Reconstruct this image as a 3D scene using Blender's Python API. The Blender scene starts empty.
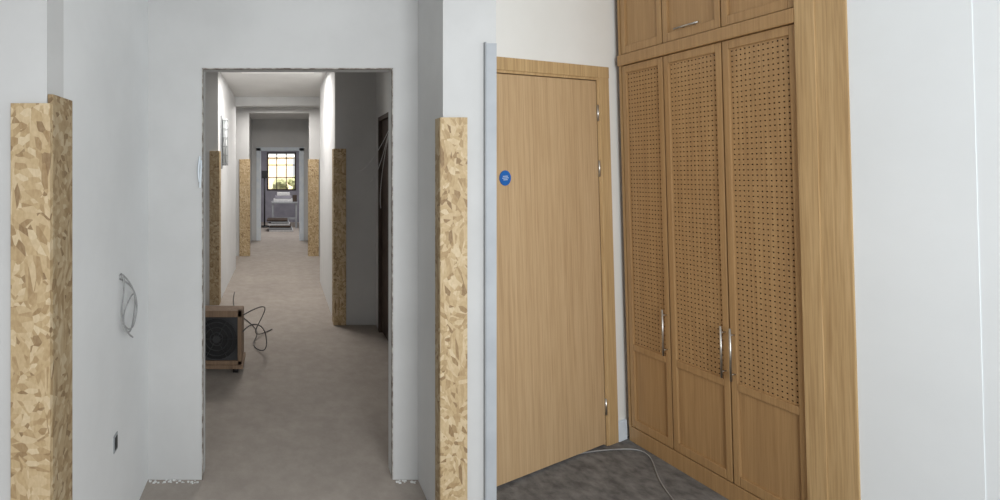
import bpy, bmesh, math, random
from mathutils import Vector, Matrix
random.seed(4)
S=bpy.context.scene
try: S.view_settings.view_transform='Standard'
except Exception: pass
H=1.58; F=450.0; PX=282.0; PY=172.0
def lin(c):
    r=[]
    for v in c:
        v/=255.0
        r.append(v/12.92 if v<=.04045 else ((v+.055)/1.055)**2.4)
    return (r[0],r[1],r[2],1)
# ---------------- materials
def base(name,rough=.7,metal=0):
    m=bpy.data.materials.new(name); m.use_nodes=True
    nt=m.node_tree; b=nt.nodes['Principled BSDF']
    b.inputs['Roughness'].default_value=rough; b.inputs['Metallic'].default_value=metal
    return m,nt,b
def N(nt,t,**k):
    n=nt.nodes.new(t)
    for a,v in k.items(): setattr(n,a,v)
    return n
def ramp(nt,fac,stops):
    r=N(nt,'ShaderNodeValToRGB'); el=r.color_ramp.elements
    while len(el)<len(stops): el.new(.5)
    for e,(p,c) in zip(el,stops): e.position=p; e.color=lin(c)
    nt.links.new(fac,r.inputs[0]); return r.outputs[0]
def coords(nt,scale=(1,1,1),rot=(0,0,0)):
    t=N(nt,'ShaderNodeTexCoord'); mp=N(nt,'ShaderNodeMapping')
    mp.inputs['Scale'].default_value=scale; mp.inputs['Rotation'].default_value=rot
    nt.links.new(t.outputs['Object'],mp.inputs[0]); return mp.outputs[0]
def noise(nt,vec,scale,detail=4,rough=.5,dist=0):
    n=N(nt,'ShaderNodeTexNoise'); nt.links.new(vec,n.inputs['Vector'])
    n.inputs['Scale'].default_value=scale; n.inputs['Detail'].default_value=detail
    n.inputs['Roughness'].default_value=rough; n.inputs['Distortion'].default_value=dist
    return n.outputs[0]
def bump(nt,b,h,st=.2,d=.01):
    bp=N(nt,'ShaderNodeBump'); bp.inputs['Strength'].default_value=st; bp.inputs['Distance'].default_value=d
    nt.links.new(h,bp.inputs['Height']); nt.links.new(bp.outputs[0],b.inputs['Normal'])
def mix(nt,f,a,c,mode='MIX'):
    m=N(nt,'ShaderNodeMix',data_type='RGBA',blend_type=mode)
    if isinstance(f,float): m.inputs[0].default_value=f
    else: nt.links.new(f,m.inputs[0])
    for i,x in ((6,a),(7,c)):
        if isinstance(x,tuple): m.inputs[i].default_value=x
        else: nt.links.new(x,m.inputs[i])
    return m.outputs[2]
def mottled(name,c1,c2,scale=3,rough=.8,bs=.1,metal=0):
    m,nt,b=base(name,rough,metal); v=coords(nt)
    n=noise(nt,v,scale,6,.6)
    nt.links.new(ramp(nt,n,[(.35,c1),(.65,c2)]),b.inputs['Base Color'])
    if bs: bump(nt,b,noise(nt,v,scale*12,4),bs,.004)
    return m
def screed(name):
    m,nt,b=base(name,.9); v=coords(nt)
    c=ramp(nt,noise(nt,v,1.4,8,.7),[(.35,(154,145,137)),(.65,(170,161,152))])
    c=mix(nt,.3,c,ramp(nt,noise(nt,v,9,6,.7),[(.4,(148,139,131)),(.62,(178,169,160))]))
    nt.links.new(c,b.inputs['Base Color']); bump(nt,b,noise(nt,v,30,4),.2,.004); return m
def wood(name,dark,mid,light,g=1.0,rough=.5):
    m,nt,b=base(name,rough)
    v=coords(nt,(60*g,60*g,1.3)); n=noise(nt,v,1.0,5,.6,.6)
    c=ramp(nt,n,[(.28,dark),(.5,mid),(.72,light)])
    v2=coords(nt,(260*g,260*g,5)); n2=noise(nt,v2,1.0,2)
    c=mix(nt,.3,c,ramp(nt,n2,[(.35,dark),(.6,light)]))
    nt.links.new(c,b.inputs['Base Color']); bump(nt,b,n2,.06,.002)
    return m
def osb(name,k=1.0):
    m,nt,b=base(name,.65)
    cols=[]
    for i,(rx,rz,sc) in enumerate([(0.5,.3,(60,60,10)),(-0.8,-.5,(70,70,12)),(1.35,1.2,(58,58,11)),(0.05,0,(74,74,11))]):
        t=N(nt,'ShaderNodeTexCoord')
        mp=N(nt,'ShaderNodeMapping',vector_type='POINT'); mp.inputs['Rotation'].default_value=(rx,rx*.8,rz)
        mp2=N(nt,'ShaderNodeMapping'); mp2.inputs['Scale'].default_value=sc
        nt.links.new(t.outputs['Object'],mp.inputs[0]); nt.links.new(mp.outputs[0],mp2.inputs[0])
        vr=N(nt,'ShaderNodeTexVoronoi'); nt.links.new(mp2.outputs[0],vr.inputs['Vector']); vr.inputs['Scale'].default_value=1.0
        cols.append(vr.outputs['Color'])
    sv=N(nt,'ShaderNodeTexVoronoi'); nt.links.new(coords(nt,(18,18,11)),sv.inputs['Vector']); sv.inputs['Scale'].default_value=1.0
    sc=N(nt,'ShaderNodeSeparateColor'); nt.links.new(sv.outputs['Color'],sc.inputs[0])
    a=cols[0]
    for th,c2 in ((.3,cols[1]),(.55,cols[2]),(.8,cols[3])):
        st=N(nt,'ShaderNodeMath',operation='GREATER_THAN'); nt.links.new(sc.outputs[0],st.inputs[0]); st.inputs[1].default_value=th
        a=mix(nt,st.outputs[0],a,c2)
    bw=N(nt,'ShaderNodeSeparateColor'); nt.links.new(a,bw.inputs[0])
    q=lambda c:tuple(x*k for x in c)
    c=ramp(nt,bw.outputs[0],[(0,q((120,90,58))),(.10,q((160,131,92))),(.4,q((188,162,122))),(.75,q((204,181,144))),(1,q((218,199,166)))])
    g=noise(nt,coords(nt,(120,120,60)),1.0,3)
    c=mix(nt,.25,c,ramp(nt,g,[(.3,q((160,132,92))),(.7,q((216,194,156)))]))
    nt.links.new(c,b.inputs['Base Color']); bump(nt,b,bw.outputs[1],.2,.002)
    return m
def emis(name,c,s):
    m,nt,b=base(name,.5); v=coords(nt); n=noise(nt,v,6,3)
    nt.links.new(ramp(nt,n,[(.3,c),(.7,c)]),b.inputs['Emission Color']); b.inputs['Emission Strength'].default_value=s
    b.inputs['Base Color'].default_value=lin((120,120,120)); return m
WALL=mottled('plaster_grey',(200,200,199),(208,208,207),2,.85,.08)
WALLL=mottled('plaster_light',(222,223,223),(229,230,230),2,.8,.06)
WALLR=mottled('painted_white',(236,240,242),(240,244,246),2,.7,.03)
CREAM=mottled('painted_cream',(230,228,222),(235,233,228),2,.7,.03)
CEIL=mottled('ceiling_white',(222,222,220),(230,230,228),2,.9,.03)
SCREED=screed('dusty_screed')
CONC=mottled('dark_concrete',(88,86,85),(128,126,124),16,.9,.4)
OSB=osb('osb_board'); OSBSH=osb('osb_board_shaded',.86)  # second copy is darkened to paint shade on side-turned boards
OAK=wood('oak_veneer',(168,136,98),(190,159,120),(203,174,135),1.0)
OAKC=wood('oak_solid',(160,127,86),(188,156,110),(206,175,130),.8)
HON=wood('honey_oak',(150,116,78),(167,132,90),(179,145,101),1.2,.4)
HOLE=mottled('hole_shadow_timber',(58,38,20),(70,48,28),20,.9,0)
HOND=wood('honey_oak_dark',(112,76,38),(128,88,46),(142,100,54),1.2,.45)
STEEL=mottled('brushed_steel',(190,188,184),(214,212,208),30,.28,0,1)
DARK=mottled('dark_timber',(60,48,40),(76,62,52),8,.7,.1)
BLACK=mottled('black_plastic',(14,14,15),(24,24,26),10,.5,.1)
PLY=wood('plywood',(112,90,70),(130,106,84),(144,120,97),.6,.7)
CABLE=mottled('cable_grey',(140,140,140),(165,165,165),20,.5,0)
CABLEW=mottled('cable_white',(196,196,196),(214,214,214),20,.45,0)
CABLED=mottled('cable_dark',(70,68,66),(96,92,90),20,.5,0)
BLUE=mottled('sign_blue',(12,92,168),(18,104,182),5,.4,0)
WHITE=mottled('white_ink',(214,224,234),(230,236,240),5,.6,0)
GREYT=mottled('grey_primer',(150,153,156),(160,163,166),5,.6,.05)
LINING=mottled('pale_grey_lining',(174,178,183),(184,188,192),5,.6,.05)
DGREY=mottled('guard_wire',(44,44,46),(60,60,62),5,.5,.05)
BEAD=mottled('raw_edge',(110,98,88),(190,186,180),30,.9,.3)
FROST=mottled('lamp_glass',(200,205,205),(225,228,228),9,.25,0)
FARD=mottled('grey_mauve_paint',(140,138,148),(158,156,166),3,.7,.1)
LAMP=emis('lamp_diffuser',(255,252,245),.62)
# ---------------- mesh builder
class B:
    def __init__(s): s.bm=bmesh.new(); s.mats=[]
    def mi(s,m):
        if m not in s.mats: s.mats.append(m)
        return s.mats.index(m)
    def box(s,x0,x1,y0,y1,z0,z1,m,bev=0):
        r=bmesh.ops.create_cube(s.bm,size=1)
        vs=r['verts']
        for v in vs:
            v.co=Vector((x0+(v.co.x+.5)*(x1-x0),y0+(v.co.y+.5)*(y1-y0),z0+(v.co.z+.5)*(z1-z0)))
        i=s.mi(m)
        fs=set(f for v in vs for f in v.link_faces)
        for f in fs: f.material_index=i
        if bev:
            es=list(set(e for v in vs for e in v.link_edges))
            r=bmesh.ops.bevel(s.bm,geom=es,offset=bev,segments=2,affect='EDGES',profile=.6)
            for f in r['faces']: f.material_index=i
        return s
    def cyl(s,p,q,r,m,seg=16,r2=None):
        p=Vector(p);q=Vector(q);d=q-p
        M=Matrix.Translation((p+q)/2)@d.to_track_quat('Z','Y').to_matrix().to_4x4()
        g=bmesh.ops.create_cone(s.bm,cap_ends=True,segments=seg,radius1=r,radius2=r if r2 is None else r2,depth=d.length,matrix=M)
        i=s.mi(m)
        for f in set(f for v in g['verts'] for f in v.link_faces): f.material_index=i; f.smooth=len(f.verts)==4
        return s
    def ring(s,c,ax,R,r,m,seg=28,ss=8):
        M=Matrix.Translation(Vector(c))@Vector(ax).to_track_quat('Z','Y').to_matrix().to_4x4()
        i=s.mi(m);g=[]
        for a in range(seg):
            A=2*math.pi*a/seg; row=[]
            for k in range(ss):
                Bk=2*math.pi*k/ss
                row.append(s.bm.verts.new(M@Vector(((R+r*math.cos(Bk))*math.cos(A),(R+r*math.cos(Bk))*math.sin(A),r*math.sin(Bk)))))
            g.append(row)
        for a in range(seg):
            for k in range(ss):
                f=s.bm.faces.new((g[a][k],g[(a+1)%seg][k],g[(a+1)%seg][(k+1)%ss],g[a][(k+1)%ss])); f.material_index=i; f.smooth=True
        return s
    def perf(s,x0,x1,z0,z1,y,px,pz,r,m,mh,depth=.006):
        # really perforated sheet: every cell is a square with an octagonal hole, a hole wall and a dark bottom
        nx=max(1,round((x1-x0)/px)); nz=max(1,round((z1-z0)/pz)); px=(x1-x0)/nx; pz=(z1-z0)/nz
        im,ih=s.mi(m),s.mi(mh); V=s.bm.verts.new
        G=[[V((x0+i*px,y,z0+j*pz)) for j in range(nz+1)] for i in range(nx+1)]
        for i in range(nx):
            for j in range(nz):
                cx,cz=x0+(i+.5)*px,z0+(j+.5)*pz
                an=[math.radians(22.5+45*k) for k in range(8)]
                o=[V((cx+r*math.cos(a),y,cz+r*math.sin(a))) for a in an]
                d=[V((cx+r*math.cos(a),y+depth,cz+r*math.sin(a))) for a in an]
                c00,c10,c11,c01=G[i][j],G[i+1][j],G[i+1][j+1],G[i][j+1]
                fs=[(c11,o[1],o[0]),(c11,o[0],o[7],c10),(c10,o[7],o[6]),(c10,o[6],o[5],c00),(c00,o[5],o[4]),(c00,o[4],o[3],c01),(c01,o[3],o[2]),(c01,o[2],o[1],c11)]
                for f in fs: s.bm.faces.new(f).material_index=im
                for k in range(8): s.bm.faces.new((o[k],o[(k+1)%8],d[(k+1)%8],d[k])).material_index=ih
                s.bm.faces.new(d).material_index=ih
    def done(s,name,M=None,recalc=True):
        me=bpy.data.meshes.new(name)
        if recalc: bmesh.ops.recalc_face_normals(s.bm,faces=s.bm.faces[:])
        s.bm.to_mesh(me); s.bm.free()
        for m in s.mats: me.materials.append(m)
        o=bpy.data.objects.new(name,me); S.collection.objects.link(o)
        if M is not None: o.matrix_world=M
        return o
def wall(name,x0,x1,y0,y1,z0,z1,m,M=None): return B().box(x0,x1,y0,y1,z0,z1,m).done(name,M)
def cable(name,paths,r,m,M=None):
    cu=bpy.data.curves.new(name,'CURVE'); cu.dimensions='3D'; cu.bevel_depth=r; cu.bevel_resolution=3
    for pts in paths:
        sp=cu.splines.new('NURBS'); sp.points.add(len(pts)-1); sp.use_endpoint_u=True; sp.order_u=4
        for i,p in enumerate(pts): sp.points[i].co=(p[0],p[1],p[2],1)
    cu.materials.append(m); o=bpy.data.objects.new(name,cu); S.collection.objects.link(o)
    if M is not None: o.matrix_world=M
    return o
CZ=2.8
# =============== CORRIDOR
D0=2.31; T=.10
wall('floor',-2.6,.93,-1.6,2.31,-.1,0,SCREED)
wall('floor',-2.0,2.0,2.31,15.2,-.1,0,SCREED)
wall('wall_front_left',-2.6,-.688,1.317,1.417,0,CZ,WALL)
wall('wall_left',-.788,-.688,1.417,D0,0,CZ,WALLL)
wall('wall_right',.698,.80,1.951,2.08,0,CZ,WALL)
b=B().box(.80,.928,1.951,2.05,0,CZ,WALL); b.done('wall_front_right')
wall('wall_right_return',.698,.76,2.08,D0,0,CZ,WALL)
b=B(); b.box(-.788,-.411,D0,D0+T,0,CZ,WALL).box(.570,.97,D0,D0+T,0,CZ,WALL).box(-.411,.570,D0,D0+T,2.114,CZ,WALL); b.done('wall_back')
b=B(); e=.005
b.box(-.411,-.411+e,D0-.002,D0+.02,0,2.114,BEAD).box(.570-e,.570,D0-.002,D0+.02,0,2.114,BEAD).box(-.411,.570,D0-.002,D0+.02,2.114-e,2.114,BEAD)
b.done('trim_1')
wall('ceiling',-2.6,.93,-1.6,D0,CZ,CZ+.1,CEIL)
# hall behind doorway
wall('wall_hall_left',-1.7,-1.6,2.41,5.35,0,CZ,WALL)
wall('wall_hall_near_left',-1.7,-.788,2.31,2.41,0,CZ,WALL)
wall('wall_hall_end_left',-1.7,-.76,5.35,5.47,0,CZ,WALL)
wall('wall_corridor_left',-.88,-.76,5.47,7.4,0,CZ,WALLL)
b=B(); b.box(.97,1.07,2.45,3.55,0,CZ,WALL).box(.97,1.07,3.55,4.47,2.12,CZ,WALL).box(.97,1.07,4.47,4.65,0,CZ,WALL); b.done('wall_hall_right')
b=B(); b.box(.985,1.03,3.6,4.43,.01,2.08,DARK).box(.955,1.07,3.55,3.6,0,2.12,DARK).box(.955,1.07,4.43,4.47,0,2.12,DARK).box(.955,1.07,3.6,4.43,2.08,2.12,DARK)
b.cyl((.985,3.68,1.0),(.94,3.68,1.0),.01,STEEL).cyl((.94,3.68,1.0),(.94,3.79,1.0),.009,STEEL); b.done('door_1')
wall('wall_hall_end_right',.548,1.07,4.65,4.77,0,CZ,WALL)
wall('wall_corridor_right',.548,.66,4.77,6.5,0,CZ,WALLL)
wall('ceiling_corridor',-2,2,D0,10.4,CZ,CZ+.1,CEIL)
# crossing
wall('wall_crossing_left',-1.9,-1.8,5.47,8.46,0,CZ,WALL)
wall('wall_crossing_right',1.8,1.9,4.77,8.46,0,CZ,WALL)
b=B(); b.box(-.88,.66,7.3,7.42,2.66,CZ,WALLL); b.done('ceiling_beam')
b=B(); b.box(-1.9,-.62,8.46,8.56,0,CZ,WALL).box(.51,1.9,8.46,8.56,0,CZ,WALL).box(-.62,.51,8.46,8.56,2.69,CZ,WALL); b.done('wall_crossing_back')
wall('wall_far_left',-.80,-.70,8.56,10.4,0,CZ,WALL)
wall('wall_far_right',.60,.70,8.56,10.4,0,CZ,WALL)
dl,dr=-.56,.47
b=B(); b.box(-1.9,dl,10.4,10.5,0,CZ,WALL).box(dr,1.9,10.4,10.5,0,CZ,WALL).box(dl,dr,10.4,10.5,2.13,CZ,WALL); b.done('wall_far_back')
b=B(); b.box(dl-.03,dl+.07,10.36,10.5,0,2.13,WHITE).box(dr-.07,dr+.03,10.36,10.5,0,2.13,WHITE).box(dl-.03,dr+.03,10.36,10.5,2.07,2.15,WHITE); b.done('door_frame')
# far room
wall('wall_end_left',-1.9,-1.8,10.5,14.2,0,CZ,FARD)
wall('wall_end_right',1.8,1.9,10.5,14.2,0,CZ,FARD)
wall('ceiling_end_room',-2,2,10.4,14.3,CZ,CZ+.1,FARD)
wx0,wx1,wz0,wz1=-.47,.44,1.0,2.2
b=B(); b.box(-1.9,wx0,14.2,14.3,0,CZ,FARD).box(wx1,1.9,14.2,14.3,0,CZ,FARD).box(wx0,wx1,14.2,14.3,0,wz0,FARD).box(wx0,wx1,14.2,14.3,wz1,CZ,FARD); b.done('wall_end')
b=B(); w=.04
b.box(wx0,wx0+w,14.18,14.28,wz0,wz1,DARK).box(wx1-w,wx1,14.18,14.28,wz0,wz1,DARK).box(wx0,wx1,14.18,14.28,wz0,wz0+w,DARK).box(wx0,wx1,14.18,14.28,wz1-w,wz1,DARK)
for k in (1,2):
    xx=wx0+(wx1-wx0)*k/3; b.box(xx-.014,xx+.014,14.2,14.26,wz0,wz1,DARK)
for k in (1,2):
    zz=wz0+(wz1-wz0)*k/3; b.box(wx0,wx1,14.2,14.26,zz-.014,zz+.014,DARK)
b.done('window_1')
# neighbouring building and shrub outside the window
BRK=mottled('pale_sunlit_render',(236,214,180),(248,232,206),1.5,.9,.2); LEAF=mottled('foliage',(130,136,100),(200,204,160),6,.8,.5)
b=B(); b.box(-4,.45,19,21,0,2.2,BRK).box(-4.2,.6,18.9,21.1,2.2,2.3,CEIL); b.done('rendered_building')
b=B()
for k in range(22):
    x=random.uniform(-.2,.9); z=random.uniform(.6,1.35); r=random.uniform(.12,.22); y=17+random.uniform(-.3,.3)
    g=bmesh.ops.create_icosphere(b.bm,subdivisions=2,radius=r,matrix=Matrix.Translation((x,y,z)))
    i=b.mi(LEAF)
    for v in g['verts']:
        v.co+=Vector([random.uniform(-.04,.04) for _ in range(3)])
        for f in v.link_faces: f.material_index=i
b.cyl((.35,17,0),(.35,17,.9),.06,DARK); b.done('garden_shrub')
wall('ground_outside',-6,6,15.2,24,-.1,0,SCREED)
# clutter in end room
b=B()
b.box(-.30,.45,12.6,13.1,.70,.74,GREYT,.005)
for x in (-.26,.40):
    for y in (12.65,13.05): b.box(x-.025,x+.025,y-.025,y+.025,0,.70,GREYT)
b.box(-.26,.40,12.64,12.68,.25,.30,GREYT); b.done('work_table')
b=B(); z=.741
for k in range(3):
    b.box(-.24+.05*k,.30-.04*k,12.65,13.0,z,z+.085,[CABLEW,FARD,CABLEW][k],.01); z+=.087
b.box(.30,.42,12.7,12.9,.741,.93,DARK,.01)
b.done('stacked_boxes')
b=B()
for k in range(6): b.box(-.34+.012*k*(-1)**k,.30-.03*k,11.9,12.4,.001+.055*k,.045+.055*k,[CABLEW,GREYT,DARK][k%3],.006)
b.done('board_stack')
b=B()
b.cyl((-.50,12.9,0),(-.50,12.9,.04),.15,BLACK).cyl((-.50,12.9,.04),(-.50,12.9,1.5),.02,BLACK).box(-.58,-.42,12.85,12.95,1.4,1.62,BLACK,.01); b.done('work_light_stand')
# ceiling lamps
for y in (5.35,7.85):
    b=B(); b.box(-.50,.40,y-.05,y+.05,CZ-.03,CZ,CEIL,.004).box(-.48,.38,y-.04,y+.04,CZ-.038,CZ-.03,LAMP); b.done('ceiling_lamp')
# wall bulkhead lamp
b=B(); X=-.76
b.box(X,X+.02,5.54,5.62,1.62,2.28,GREYT,.005).cyl((X+.05,5.58,1.66),(X+.05,5.58,2.24),.028,FROST)
for k in range(6): b.ring((X+.05,5.58,1.68+.108*k),(0,0,1),.038,.005,GREYT,20,6)
for a in (0,1.2,-1.2): b.cyl((X+.05+.038*math.cos(a),5.58+.038*math.sin(a),1.66),(X+.05+.038*math.cos(a),5.58+.038*math.sin(a),2.24),.004,GREYT,8)
b.done('wall_lamp')
# OSB boards guarding the corners
t=.018
def board(x0,x1,y0,y1,z,m): B().box(x0,x1,y0,y1,.001,z,m,.0015).done('osb_protection_board')
board(-.784,-.688+t,1.317-t,1.316,1.779,OSB); board(-.687,-.688+t,1.318,1.44,1.808,OSBSH)
board(.698-t,.797,1.951-t,1.950,1.815,OSB); board(.698-t,.697,1.952,2.0,1.815,OSBSH)
board(-.86,-.76+t,5.35-t,5.349,1.83,OSBSH); board(-.759,-.76+t,5.351,5.47,1.83,OSBSH)
board(.548-t,.66,4.65-t,4.649,1.82,OSB); board(.548-t,.547,4.651,4.77,1.82,OSBSH)
board(-.80,-.62+t,8.46-t,8.459,1.82,OSB); board(-.619,-.62+t,8.461,8.56,1.82,OSBSH)
board(.51-t,.69,8.46-t,8.459,1.82,OSB); board(.51-t,.509,8.461,8.56,1.82,OSBSH)
# grey lining at the right end
b=B(); b.box(.878,.925,1.940,1.951,0,2.135,LINING).box(.874,.879,1.936,1.951,0,2.14,GREYT); b.done('trim_2')
# fan heater
b=B(); x0,x1,y0,y1=-.80,-.315,3.5,3.74; zt=.50
b.box(x0,x1,y0+.03,y1,.09,zt-.03,PLY,.008)
for (a,c) in ((x0,x0+.03),(x1-.03,x1)): b.box(a,c,y0,y0+.035,.08,zt,PLY,.003)
b.box(x0,x1,y0,y0+.035,.45,zt,PLY,.003).box(x0,x1,y0,y0+.035,.08,.11,PLY,.003)
b.box(x0+.03,x1-.03,y0+.015,y0+.032,.11,.45,DGREY)
b.box(x0-.01,x1+.012,y0-.01,y1+.01,.05,.08,PLY,.004)
cx,cz=-.51,.28
b.cyl((cx,y0+.016,cz),(cx,y0+.010,cz),.16,BLACK,40)
for R in (.05,.09,.13,.162): b.ring((cx,y0+.005,cz),(0,1,0),R,.004,DGREY)
b.cyl((cx,y0+.02,cz),(cx,y0-.005,cz),.03,DGREY)
for k in range(6):
    a=k*math.pi/3; b.cyl((cx,y0+.006,cz),(cx+.16*math.cos(a),y0+.006,cz+.16*math.sin(a)),.003,DGREY,6)
for x in (x0+.05,x1-.05):
    for y in (y0+.05,y1-.05): b.cyl((x-.02,y,.026),(x+.02,y,.026),.026,BLACK)
b.done('fan_heater')
cable('power_cable',[[(-.315,3.6,.30),(-.27,3.62,.36),(-.15,3.75,.33),(-.12,3.85,.1),(-.16,3.9,.008),(-.3,4.1,.008),(-.2,4.4,.008),(-.38,4.8,.008),(-.60,5.2,.008),(-.62,5.9,.008)],
 [(-.315,3.65,.42),(-.2,3.75,.46),(-.12,4.0,.40),(-.2,4.2,.2),(-.3,4.2,.008),(-.1,4.5,.008)]],.005,CABLED)
# wires on vestibule wall
X=-.680
cable('wire_coil',[[(-.688,1.90,1.14),(X,1.92,1.16),(X+.02,1.90,1.10),(X+.01,1.86,1.00),(X+.03,1.88,.90),(X+.02,1.98,.88),(X+.01,2.06,.98),(X+.02,2.02,1.05),(X+.02,1.92,1.03),(X,1.88,.93),(X+.03,1.96,.86)],
 [(-.688,1.90,1.13),(X+.02,1.95,1.10),(X+.03,2.02,1.03),(X+.03,2.02,.93),(X+.03,1.93,.88),(X+.02,1.87,.95)],[(X,1.9,1.15),(X+.02,1.94,1.12),(X+.04,1.98,1.05),(X+.04,1.97,1.0)]],.0034,CABLE)
b=B(); b.box(-.688,-.684,1.835,1.875,.43,.50,GREYT,.001).box(-.685,-.682,1.842,1.868,.44,.49,BLACK); b.done('socket_back_box')
cable('hanging_wires',[[(.97,4.0,2.0),(.93,4.0,1.9),(.80,4.05,1.65),(.72,4.1,1.58),(.70,4.1,1.60)],[(.97,4.02,2.0),(.9,4.0,1.72),(.86,4.05,1.55),(.80,4.1,1.48)],[(.97,4.05,1.95),(.92,4.1,1.7),(.88,4.1,1.35),(.90,4.1,1.25)]],.003,CABLEW)
cable('loose_tape',[[(-.42,D0-.003,1.66),(-.425,D0-.02,1.62),(-.43,D0-.01,1.57),(-.42,D0-.02,1.53)],[(-.415,D0-.003,1.64),(-.41,D0-.02,1.58),(-.418,D0-.02,1.5)]],.005,WHITE)
b=B()
for k in range(46):
    x=random.choice([random.uniform(-.68,-.42),random.uniform(.58,.69),random.uniform(-.68,-.42)]); y=D0-random.uniform(.004,.03); s=random.uniform(.0015,.005)
    b.box(x-s*1.5,x+s*1.5,y-s,y+s,0,s*1.1,CEIL,s*.2)
b.done('plaster_debris')

# =============== RIGHT ROOM (a second place, standing slightly out of plumb)
TH=-.028
CAM=Vector((0,0,H))
MR=Matrix.Translation(CAM)@Matrix.Rotation(TH,4,'Y')@Matrix.Translation(-CAM)
def unroll(u,v):
    du,dv=u-PX,v-PY; s=.028
    return du-dv*s, du*s+dv
def fl(u,v):
    a,c=unroll(u,v); Y=F*H/c; return Vector((a/F*Y,Y,0))
def frame(p,q):
    x=(q-p).normalized(); z=Vector((0,0,1)); y=z.cross(x)
    M=Matrix((( x.x,y.x,0,p.x),(x.y,y.y,0,p.y),(0,0,1,0),(0,0,0,1))); return M
def onp(M,u,v):
    a,c=unroll(u,v); d=Vector((a/F,1,-c/F)); Mi=M.inverted()
    o=Mi@CAM; dd=Mi.to_3x3()@d; k=-o.y/dd.y; r=o+dd*k
    return round(r.x,3),round(r.z,3)
MD=frame(fl(500,487),fl(611,443)); MW=frame(fl(630,440),fl(725,497))
WMAT=MR@MW; DMAT=MR@MD
dxr=onp(MD,611,250)[0]; dxs=onp(MD,600,250)[0]
dh=2.12; fw=dxr-dxs-.012; fh=.065
dx0=-.10
WC=(MD.inverted()@MW@Vector((0,0,0))).x
b=B(); b.box(-.22,dx0-fw,0,.05,0,CZ,CREAM).box(dxr,WC+.75,0,.05,0,CZ,CREAM).box(dx0-fw,dxr,0,.05,dh,CZ,CREAM); b.done('wall_room_back',DMAT)
b=B()
b.box(dxr-fw,dxr,-.014,.05,0,dh,OAKC,.004).box(dx0-fw,dx0,-.018,.05,0,dh,OAKC,.004).box(dx0-fw,dxr,-.016,.05,dh-fh,dh,OAKC,.004)
b.box(dxr-fw-.012,dxr-fw,-.008,.05,0,dh-fh,OAKC).box(dx0,dxr-fw,-.010,.05,dh-fh-.012,dh-fh,OAKC)
b.box(dx0+.004,dxr-fw-.015,-.004,.035,.012,dh-fh-.016,OAK,.002)
b.box(dxr-fw-.0145,dxr-fw-.0125,-.003,.04,.012,dh-fh-.014,BLACK)
for zz in (.22,1.55,1.86):
    b.cyl((dxr-fw-.013,-.009,zz-.045),(dxr-fw-.013,-.009,zz+.045),.0055,STEEL,10)
b.done('door_2',DMAT)
sx,sz=onp(MD,504,178)
b=B(); b.cyl((sx,-.0045,sz),(sx,-.0075,sz),.038,BLUE,40)
for k,wd in ((.009,.017),(0,.022),(-.009,.014)): b.box(sx-wd,sx+wd,-.0082,-.0074,sz+k-.0013,sz+k+.0013,WHITE)
b.done('fire_door_sign',DMAT)
b=B(); b.box(dxr,WC-.002,-.015,0,0,.11,WHITE,.003); b.done('baseboard_back',DMAT)
# wardrobe
t0=0.0; t1=onp(MW,668,250)[0]; t2=onp(MW,727,250)[0]; t3=onp(MW,803,250)[0]; t4=onp(MW,855,250)[0]
b=B()
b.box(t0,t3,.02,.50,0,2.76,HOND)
b.box(t0,t3,-.004,.03,0,.085,HON,.002)
b.box(t0,t0+.010,-.006,.03,.085,2.76,HON)
b.box(t0,t3,-.018,.03,2.125,2.185,HON,.004)
b.box(t0,t3,-.010,.02,2.135,2.15,HOND)
sw=.024
panels=[]
def leaf(a,c,z0,z1,mid=None):
    g=.0025; a+=g; c-=g; y0,y1=-.002,.02
    b.box(a,a+sw,y0,y1,z0,z1,HON,.003); b.box(c-sw,c,y0,y1,z0,z1,HON,.003)
    b.box(a+sw,c-sw,y0,y1,z0,z0+.045,HON,.003); b.box(a+sw,c-sw,y0,y1,z1-.04,z1,HON,.003)
    if mid:
        b.box(a+sw,c-sw,y0,y1,mid,mid+.035,HON,.003)
        b.box(a+sw,c-sw,.010,.02,z0+.045,mid,HON); panels.append((a+sw,c-sw,mid+.035,z1-.04))
    else: b.box(a+sw,c-sw,.010,.02,z0+.045,z1-.04,HON)
for a,c in ((t0+.010,t1),(t1,t2),(t2,t3)):
    leaf(a,c,.09,2.122,.525); leaf(a,c,2.19,2.75)
def handle(p,q):
    p=Vector(p);q=Vector(q);d=(q-p).normalized()
    b.cyl(p,q,.0045,STEEL,14)
    for s in (p+d*.03,q-d*.03): b.cyl(s,(s.x,0,s.z),.0035,STEEL,12)
for tt in (t1-.017,t2-.017,t2+.020): handle((tt,-.028,.57),(tt,-.028,.81))
hm=(t1+t2)/2; handle((hm-.055,-.025,2.24),(hm+.055,-.025,2.24))
bmesh.ops.recalc_face_normals(b.bm,faces=b.bm.faces[:])
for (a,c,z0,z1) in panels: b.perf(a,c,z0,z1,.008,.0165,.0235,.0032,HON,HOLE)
b.done('wardrobe',WMAT,recalc=False)
b=B(); b.box(t3+.001,t4,-.014,.12,0,2.78,OAKC,.003).box(t3+.001,t3+.06,-.018,-.012,0,2.78,OAKC,.002); b.done('trim_3',WMAT)
tc=onp(MW,980,250)[0]
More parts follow.
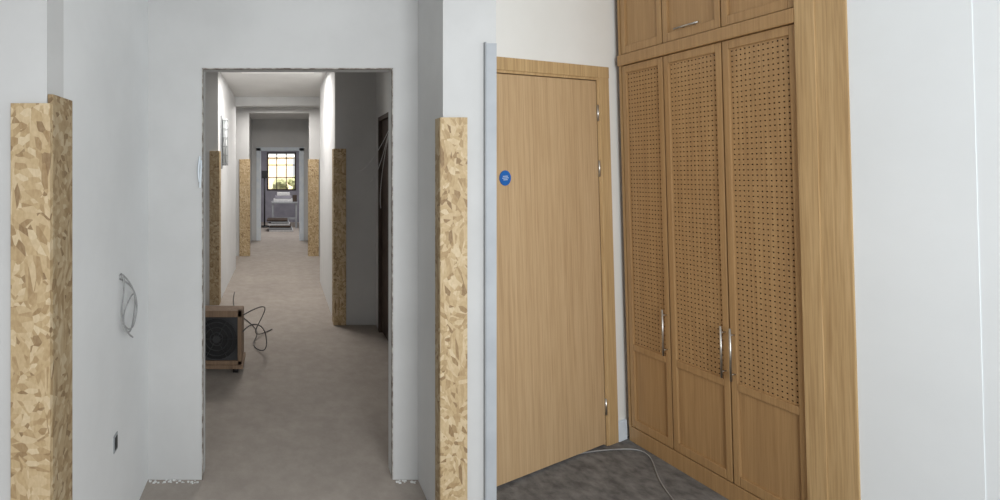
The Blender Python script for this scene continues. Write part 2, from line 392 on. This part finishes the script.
wall('wall_room_right',t4,tc,-.008,.12,0,CZ,WALLR,WMAT)
wall('wall_room_right_near',tc,tc+2.6,-.0065,.14,0,CZ,WALLR,WMAT)
wall('floor_room',.93,3.4,-1.6,3.6,-.1,.0,CONC,MR)
wall('ceiling_room',.90,3.4,-1.6,3.6,CZ,CZ+.1,CEIL,MR)
pp=[fl(*p) for p in ((570,456),(590,452),(612,450),(640,449),(652,458),(656,474),(662,486),(672,500),(690,520))]
cable('floor_cable',[[(p.x,p.y,.005) for p in pp]],.0032,CABLE,MR)

# ---------------- lights
def area(name,loc,target,sx,sy,e,c,sp=math.pi):
    l=bpy.data.lights.new(name,'AREA'); l.shape='RECTANGLE'; l.size=sx; l.size_y=sy; l.energy=e; l.color=c; l.spread=sp
    o=bpy.data.objects.new(name,l); S.collection.objects.link(o); o.location=loc
    o.rotation_euler=(Vector(target)-Vector(loc)).to_track_quat('-Z','Y').to_euler(); return o
area('corridor_light',(-.06,5.35,2.74),(-.06,5.6,0),.7,.2,27,(1,.96,.92))
area('corridor_light',(-.06,7.85,2.74),(-.06,7.85,0),.7,.2,27,(1,.96,.92))
area('end_room_fill',(0,11.6,2.74),(0,11.6,0),.9,.9,52,(1,.98,.97))  # added fill lamp brightening the end room, no fixture modelled
area('garden_fill',(0,16,4.5),(0,19,1.2),2,1,420,(1,.93,.82))  # added lamp outdoors, brightens the building behind the window
area('room_daylight_fill',(1.0,-1.3,1.7),(2.2,2.0,1.2),1.4,1.6,62,(.93,.97,1))  # added area lamp for daylight from behind the camera, window unseen
w=bpy.data.worlds.new('world'); S.world=w; w.use_nodes=True
bg=w.node_tree.nodes['Background']; bg.inputs[0].default_value=(.965,.985,1,1); bg.inputs[1].default_value=.80
cd=bpy.data.cameras.new('camera'); cd.sensor_width=36; cd.lens=F*36/1000; cd.shift_x=.218; cd.shift_y=-.078; cd.clip_start=.05
co=bpy.data.objects.new('camera',cd); S.collection.objects.link(co); co.location=CAM; co.rotation_euler=(math.pi/2,0,0)
S.camera=co
